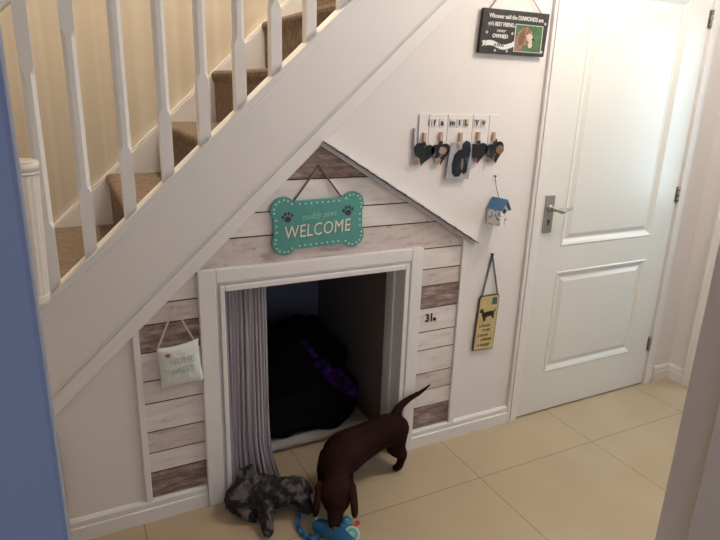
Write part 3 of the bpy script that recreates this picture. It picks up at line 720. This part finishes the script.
for k in range(32):
    a0_, a1_ = 2*math.pi*k/32, 2*math.pi*(k+1)/32
    for rr in (.012,.009):
        prism(bm, [(-.232+rr*math.cos(a0_),.602+rr*math.sin(a0_)),(-.232+rr*math.cos(a1_),.602+rr*math.sin(a1_)),(-.232+(rr-.0008)*math.cos(a1_),.602+(rr-.0008)*math.sin(a1_)),(-.232+(rr-.0008)*math.cos(a0_),.602+(rr-.0008)*math.sin(a0_))], -.0134,-.0129)
obj('postmark', bm, M['pencil'], gs)
for s, x, z in (('a house',-.241,.503),('is not',-.229,.482),('a home',-.245,.460),('without',-.227,.439),('a sausage',-.236,.416)):
    text('handwritten_line', s, .021, x, -.0133, z, M['ink'], gs, shear=.3, wide=.85 if len(s)<9 else .78)
# chain of links
def chain(bm, p, q, n, r=.0060, t=.0015):
    p=Vector(p); q=Vector(q); dv=(q-p); 
    for k in range(n):
        c = p+dv*((k+.5)/n); l = dv.length/n*.62; u = dv.normalized(); w_ = Vector((0,1,0)) if k%2 else u.cross(Vector((0,1,0))).normalized()
        ring_ = [c+u*l*math.cos(a)+w_*r*.6*math.sin(a) for a in (2*math.pi*i/10 for i in range(11))]
        tube(bm, ring_, t, 5)
bm = BM(); chain(bm, (-.266,-.010,.630),(-.230,-.006,.804),17); chain(bm, (-.185,-.010,.630),(-.230,-.006,.804),17); cyl(bm,(-.230,-.001,.806),(-.230,-.012,.806),.004,n=10)
obj('hanging_chain', bm, M['chain'], gs)

# ------------------------------------------------------------------ dogs
def rot_to(a, b=(0,0,1)):
    return Vector(b).rotation_difference(Vector(a)).to_matrix()
dg1 = empty('dog', (-.83,-.1,0)); tag(dg1, 'chocolate brown dachshund standing with raised tail, nose down at the blue toy', 'dog')
H = Vector((-1.026,-.268,.116)); N = Vector((-1.068,-.352,.062))
chains = [
 [(-.690,-.092,.176,.052),(-.735,-.088,.176,.062),(-.80,-.092,.165,.065),(-.87,-.108,.159,.072),(-.930,-.133,.160,.079),(-.968,-.168,.160,.066),(-.995,-.212,.150,.044),(-1.012,-.240,.132,.046)],
 [(H.x,H.y,H.z,.050),(H.x-.005,H.y-.014,H.z-.006,.047),(-1.044,-.308,.090,.033),(-1.057,-.333,.074,.026),(N.x,N.y,N.z,.020)],
 # tail
 [(-.705,-.088,.208,.028),(-.680,-.070,.228,.021),(-.652,-.052,.242,.0165),(-.606,-.042,.259,.0125),(-.556,-.042,.276,.009),(-.515,-.045,.302,.0045)],
 # hind legs
 [(-.692,-.095,.155,.048),(-.700,-.110,.110,.040),(-.672,-.112,.065,.023),(-.676,-.113,.035,.016),(-.682,-.114,.018,.016),(-.698,-.116,.014,.014)],
 [(-.715,-.050,.150,.044),(-.725,-.018,.105,.032),(-.695,.006,.062,.019),(-.697,.014,.035,.014),(-.702,.020,.018,.014),(-.716,.018,.013,.012)],
 # fore legs
 [(-.955,-.155,.130,.038),(-.945,-.185,.085,.026),(-.955,-.190,.045,.018),(-.960,-.192,.018,.016),(-.978,-.200,.013,.014)],
 [(-.975,-.090,.130,.036),(-.995,-.088,.085,.025),(-1.000,-.090,.045,.018),(-1.005,-.094,.018,.016),(-1.022,-.102,.013,.014)],
]
fused('dog_body', chains, M['choc'], dg1, .0042, ells=[((-.90,-.10,.125),(.075,.055,.05),None),((H.x,H.y,H.z+.004),(.064,.056,.046),Matrix.Rotation(R(18),3,'Z')),((H.x-.010,H.y-.026,H.z-.016),(.047,.046,.038),Matrix.Rotation(R(18),3,'Z'))], smooth=5)
face = (N-H).normalized(); side = face.cross(Vector((0,0,1))).normalized(); upv = side.cross(face).normalized()
def ear(parent, m, s, base, size, spread, name='ear', fwd=.2):
    """hanging ear leaf"""
    w = side*s
    p0 = base; 
    bm = BM(); rows=[]; nn=9
    for j in range(nn+1):
        t = j/nn
        wid = size*(.36+.55*math.sin(math.pi*min(1,t*1.05)**.8)) if t<1 else size*.12
        c = p0 + w*(spread*math.sin(t*1.5)) + Vector((0,0,-1))*size*1.55*t*.75 + face*size*.35*t*fwd
        rows.append((c, wid))
    chain_pts=[]
    verts=[]
    for c, wid in rows:
        rg=[]
        for k in range(12):
            a = 2*math.pi*k/12
            rg.append(bm.verts.new(c+face*wid*math.cos(a)*.75+upv*wid*.25*math.cos(a)+w*size*.15*math.sin(a)))
        verts.append(rg)
    for a,b in zip(verts,verts[1:]):
        for k in range(12): bm.faces.new((a[k],a[(k+1)%12],b[(k+1)%12],b[k]))
    bm.faces.new(verts[0][::-1]); bm.faces.new(verts[-1])
    o = obj(name, bm, m, parent, smooth=True); sb = o.modifiers.new('s','SUBSURF'); sb.levels=1; sb.render_levels=1
    return o
for s in (-1,1): ear(dg1, M['chocear'], s, H+side*s*.054+upv*.028-face*.004, .086, .012)
bm = BM(); ball(bm, N+face*.013+upv*.005, (.011,.011,.008), 2); obj('nose', bm, M['nose'], dg1, smooth=True)
for s in (-1,1):
    bm = BM(); ball(bm, H+face*.040+side*s*.021+upv*.017, .0065, 2); obj('eye', bm, M['eye'], dg1, smooth=True)

# dapple puppy
dg2 = empty('puppy', (-1.25,-.1,0)); tag(dg2, 'small black and grey dapple puppy crouching by the curtain, head down over the rope', 'dog')
H2 = Vector((-1.128,-.158,.078)); N2 = Vector((-1.112,-.222,.044))
ch = [
 [(-1.310,-.097,.058,.055),(-1.272,-.095,.070,.063),(-1.228,-.108,.068,.061),(-1.188,-.128,.066,.054),(-1.158,-.143,.076,.047),(H2.x,H2.y,H2.z+.002,.048)],
 [(H2.x,H2.y,H2.z,.042),(-1.118,-.192,.060,.031),(N2.x,N2.y,N2.z,.022)],
 [(-1.315,-.075,.060,.020),(-1.290,-.015,.095,.009),(-1.262,-.002,.104,.007),(-1.235,.004,.108,.004)],
 [(-1.230,-.130,.055,.040),(-1.242,-.168,.048,.031),(-1.250,-.200,.034,.025),(-1.256,-.228,.023,.022),(-1.258,-.245,.019,.019)],
 [(-1.190,-.095,.050,.026),(-1.165,-.100,.030,.016),(-1.150,-.118,.014,.014)],
 [(-1.318,-.110,.045,.034),(-1.300,-.150,.028,.020),(-1.282,-.160,.014,.013)],
 [(-1.318,-.060,.045,.030),(-1.290,-.050,.022,.018),(-1.270,-.052,.013,.012)],
]
fused('puppy_body', ch, M['dapple'], dg2, .0036, smooth=3, disp=(.003,120))
face = (N2-H2).normalized(); side = face.cross(Vector((0,0,1))).normalized(); upv = side.cross(face).normalized()
for s in (-1,1): ear(dg2, M['dapplebrown'], s, H2+side*s*.036+upv*.020-face*.012, .050, .020)
bm = BM(); ball(bm, N2+face*.018+upv*.006, (.008,.008,.006), 2); obj('nose', bm, M['eye'], dg2, smooth=True)
for s in (-1,1):
    bm = BM(); ball(bm, H2+face*.040+side*s*.018+upv*.018, .005, 2); obj('eye', bm, M['eye'], dg2, smooth=True)

# ------------------------------------------------------------------ the blue toy
ty = empty('dog_toy', (-1.06,-.36,0)); tag(ty, 'blue dog toy with red knob and braided rope, under the nose of the brown dog', 'dog toy')
fused('toy_body', [[(-1.100,-.298,.024,.024),(-1.078,-.335,.030,.030),(-1.064,-.385,.033,.033),(-1.056,-.440,.033,.033)],[(-1.075,-.335,.028,.024),(-1.035,-.355,.030,.028),(-1.015,-.375,.028,.022)]], M['toyblue'], ty, .003, smooth=3)
bm = BM(); ball(bm, (-1.022,-.345,.052), .017, 3); obj('eye_ball', bm, M['toylight'], ty, smooth=True)
bm = BM(); cyl(bm, (-1.008,-.368,.042),(-.990,-.362,.046),.006,n=12); ball(bm, (-.988,-.361,.047), .0085, 2); obj('red_knob', bm, M['toyred'], ty, smooth=True)
T = Matrix.Translation((-1.030,-.404,.050)) @ Matrix.Rotation(R(-35),4,'Z') @ Matrix.Rotation(R(50),4,'X')
bm = BM(); bmesh.ops.create_cone(bm, cap_ends=True, segments=28, radius1=.026, radius2=.024, depth=.005, matrix=T); e = obj('round_badge', bm, M['toywhite'], ty)
bm = BM(); bmesh.ops.create_cone(bm, cap_ends=True, segments=28, radius1=.020, radius2=.020, depth=.002, matrix=T @ Matrix.Translation((0,0,.0032))); obj('badge_face', bm, M['toygreen'], e)
bm = BM(); bmesh.ops.create_cone(bm, cap_ends=True, segments=20, radius1=.009, radius2=.008, depth=.002, matrix=T @ Matrix.Translation((0,0,.005))); obj('badge_centre', bm, M['toywhite'], e)
bm = BM(); tube(bm, [(-1.104,-.285,.034),(-1.096,-.270,.046),(-1.086,-.252,.055)], [.006,.007,.006], 10); ball(bm,(-1.106,-.287,.034),.009,2); obj('white_tag', bm, M['toywhite'], ty, smooth=True)
bm = BM(); path = spline([(-1.132,-.205,.022),(-1.150,-.232,.014),(-1.158,-.275,.010),(-1.146,-.310,.010),(-1.120,-.325,.011),(-1.092,-.318,.014)], 14)
for ph_ in (0,1,2):
    pts=[]
    for i,p in enumerate(path):
        a = i*.45+ph_*2.094; pts.append((p[0]+.0045*math.cos(a), p[1]+.0045*math.cos(a)*.4, max(.006,p[2]+.0045*math.sin(a))))
    tube(bm, pts, .0052, 8)
obj('braided_rope', bm, M['ropeblue'], ty, smooth=True)

# ------------------------------------------------------------------ light
def area(name, loc, target, sx, sy, power, col):
    l = bpy.data.lights.new(name,'AREA'); l.shape='RECTANGLE'; l.size=sx; l.size_y=sy; l.energy=power; l.color=col
    o = bpy.data.objects.new(name,l); o.location=loc; o.rotation_euler=(Vector(target)-Vector(loc)).to_track_quat('-Z','Y').to_euler(); C.objects.link(o); return o
def point(name, loc, power, col, r=.08):
    l = bpy.data.lights.new(name,'POINT'); l.energy=power; l.color=col; l.shadow_soft_size=r
    o = bpy.data.objects.new(name,l); o.location=loc; C.objects.link(o); return o
point('hall_lamp', (.10,-.62,2.22), 24, (1,.90,.78), .09)
point('stair_wall_fill', (-1.0,.45,3.2), 62, (1,.89,.74), .10)  # added: unseen warm fill that brightens the beige stair wall
area('side_daylight', (1.45,-.58,1.30), (0,-.5,.9), .42, 1.0, 7, (.66,.88,1))
area('room_daylight', (-2.1,-3.8,1.6), (-1.3,0,.8), 1.8, 1.4, 14, (.62,.70,1))
w = bpy.data.worlds.new('world'); bpy.context.scene.world = w; w.use_nodes = True
bg = w.node_tree.nodes['Background']; bg.inputs[0].default_value = (.50,.60,.85,1); bg.inputs[1].default_value = .08

# ------------------------------------------------------------------ camera (fitted)
cam = bpy.data.cameras.new('camera'); co = bpy.data.objects.new('camera', cam); C.objects.link(co)
px,py,pz,rx,ry,rz,f = -1.7469,-1.7940,1.4229,-.29768,.47555,.03199,588.1
fwd = Vector((math.sin(ry)*math.cos(rx), math.cos(ry)*math.cos(rx), math.sin(rx))); right = Vector((math.cos(ry),-math.sin(ry),0)); up = right.cross(fwd)
r2 = right*math.cos(rz)+up*math.sin(rz); u2 = up*math.cos(rz)-right*math.sin(rz)
co.matrix_world = Matrix(((r2.x,u2.x,-fwd.x,px),(r2.y,u2.y,-fwd.y,py),(r2.z,u2.z,-fwd.z,pz),(0,0,0,1)))
cam.sensor_width = 36; cam.lens = f/720*36; cam.clip_start = .02
sc = bpy.context.scene; sc.camera = co
sc.view_settings.view_transform = 'Standard'; sc.view_settings.look = 'None'; sc.view_settings.gamma = 1; sc.view_settings.use_curve_mapping = False
sc.view_settings.exposure = 0
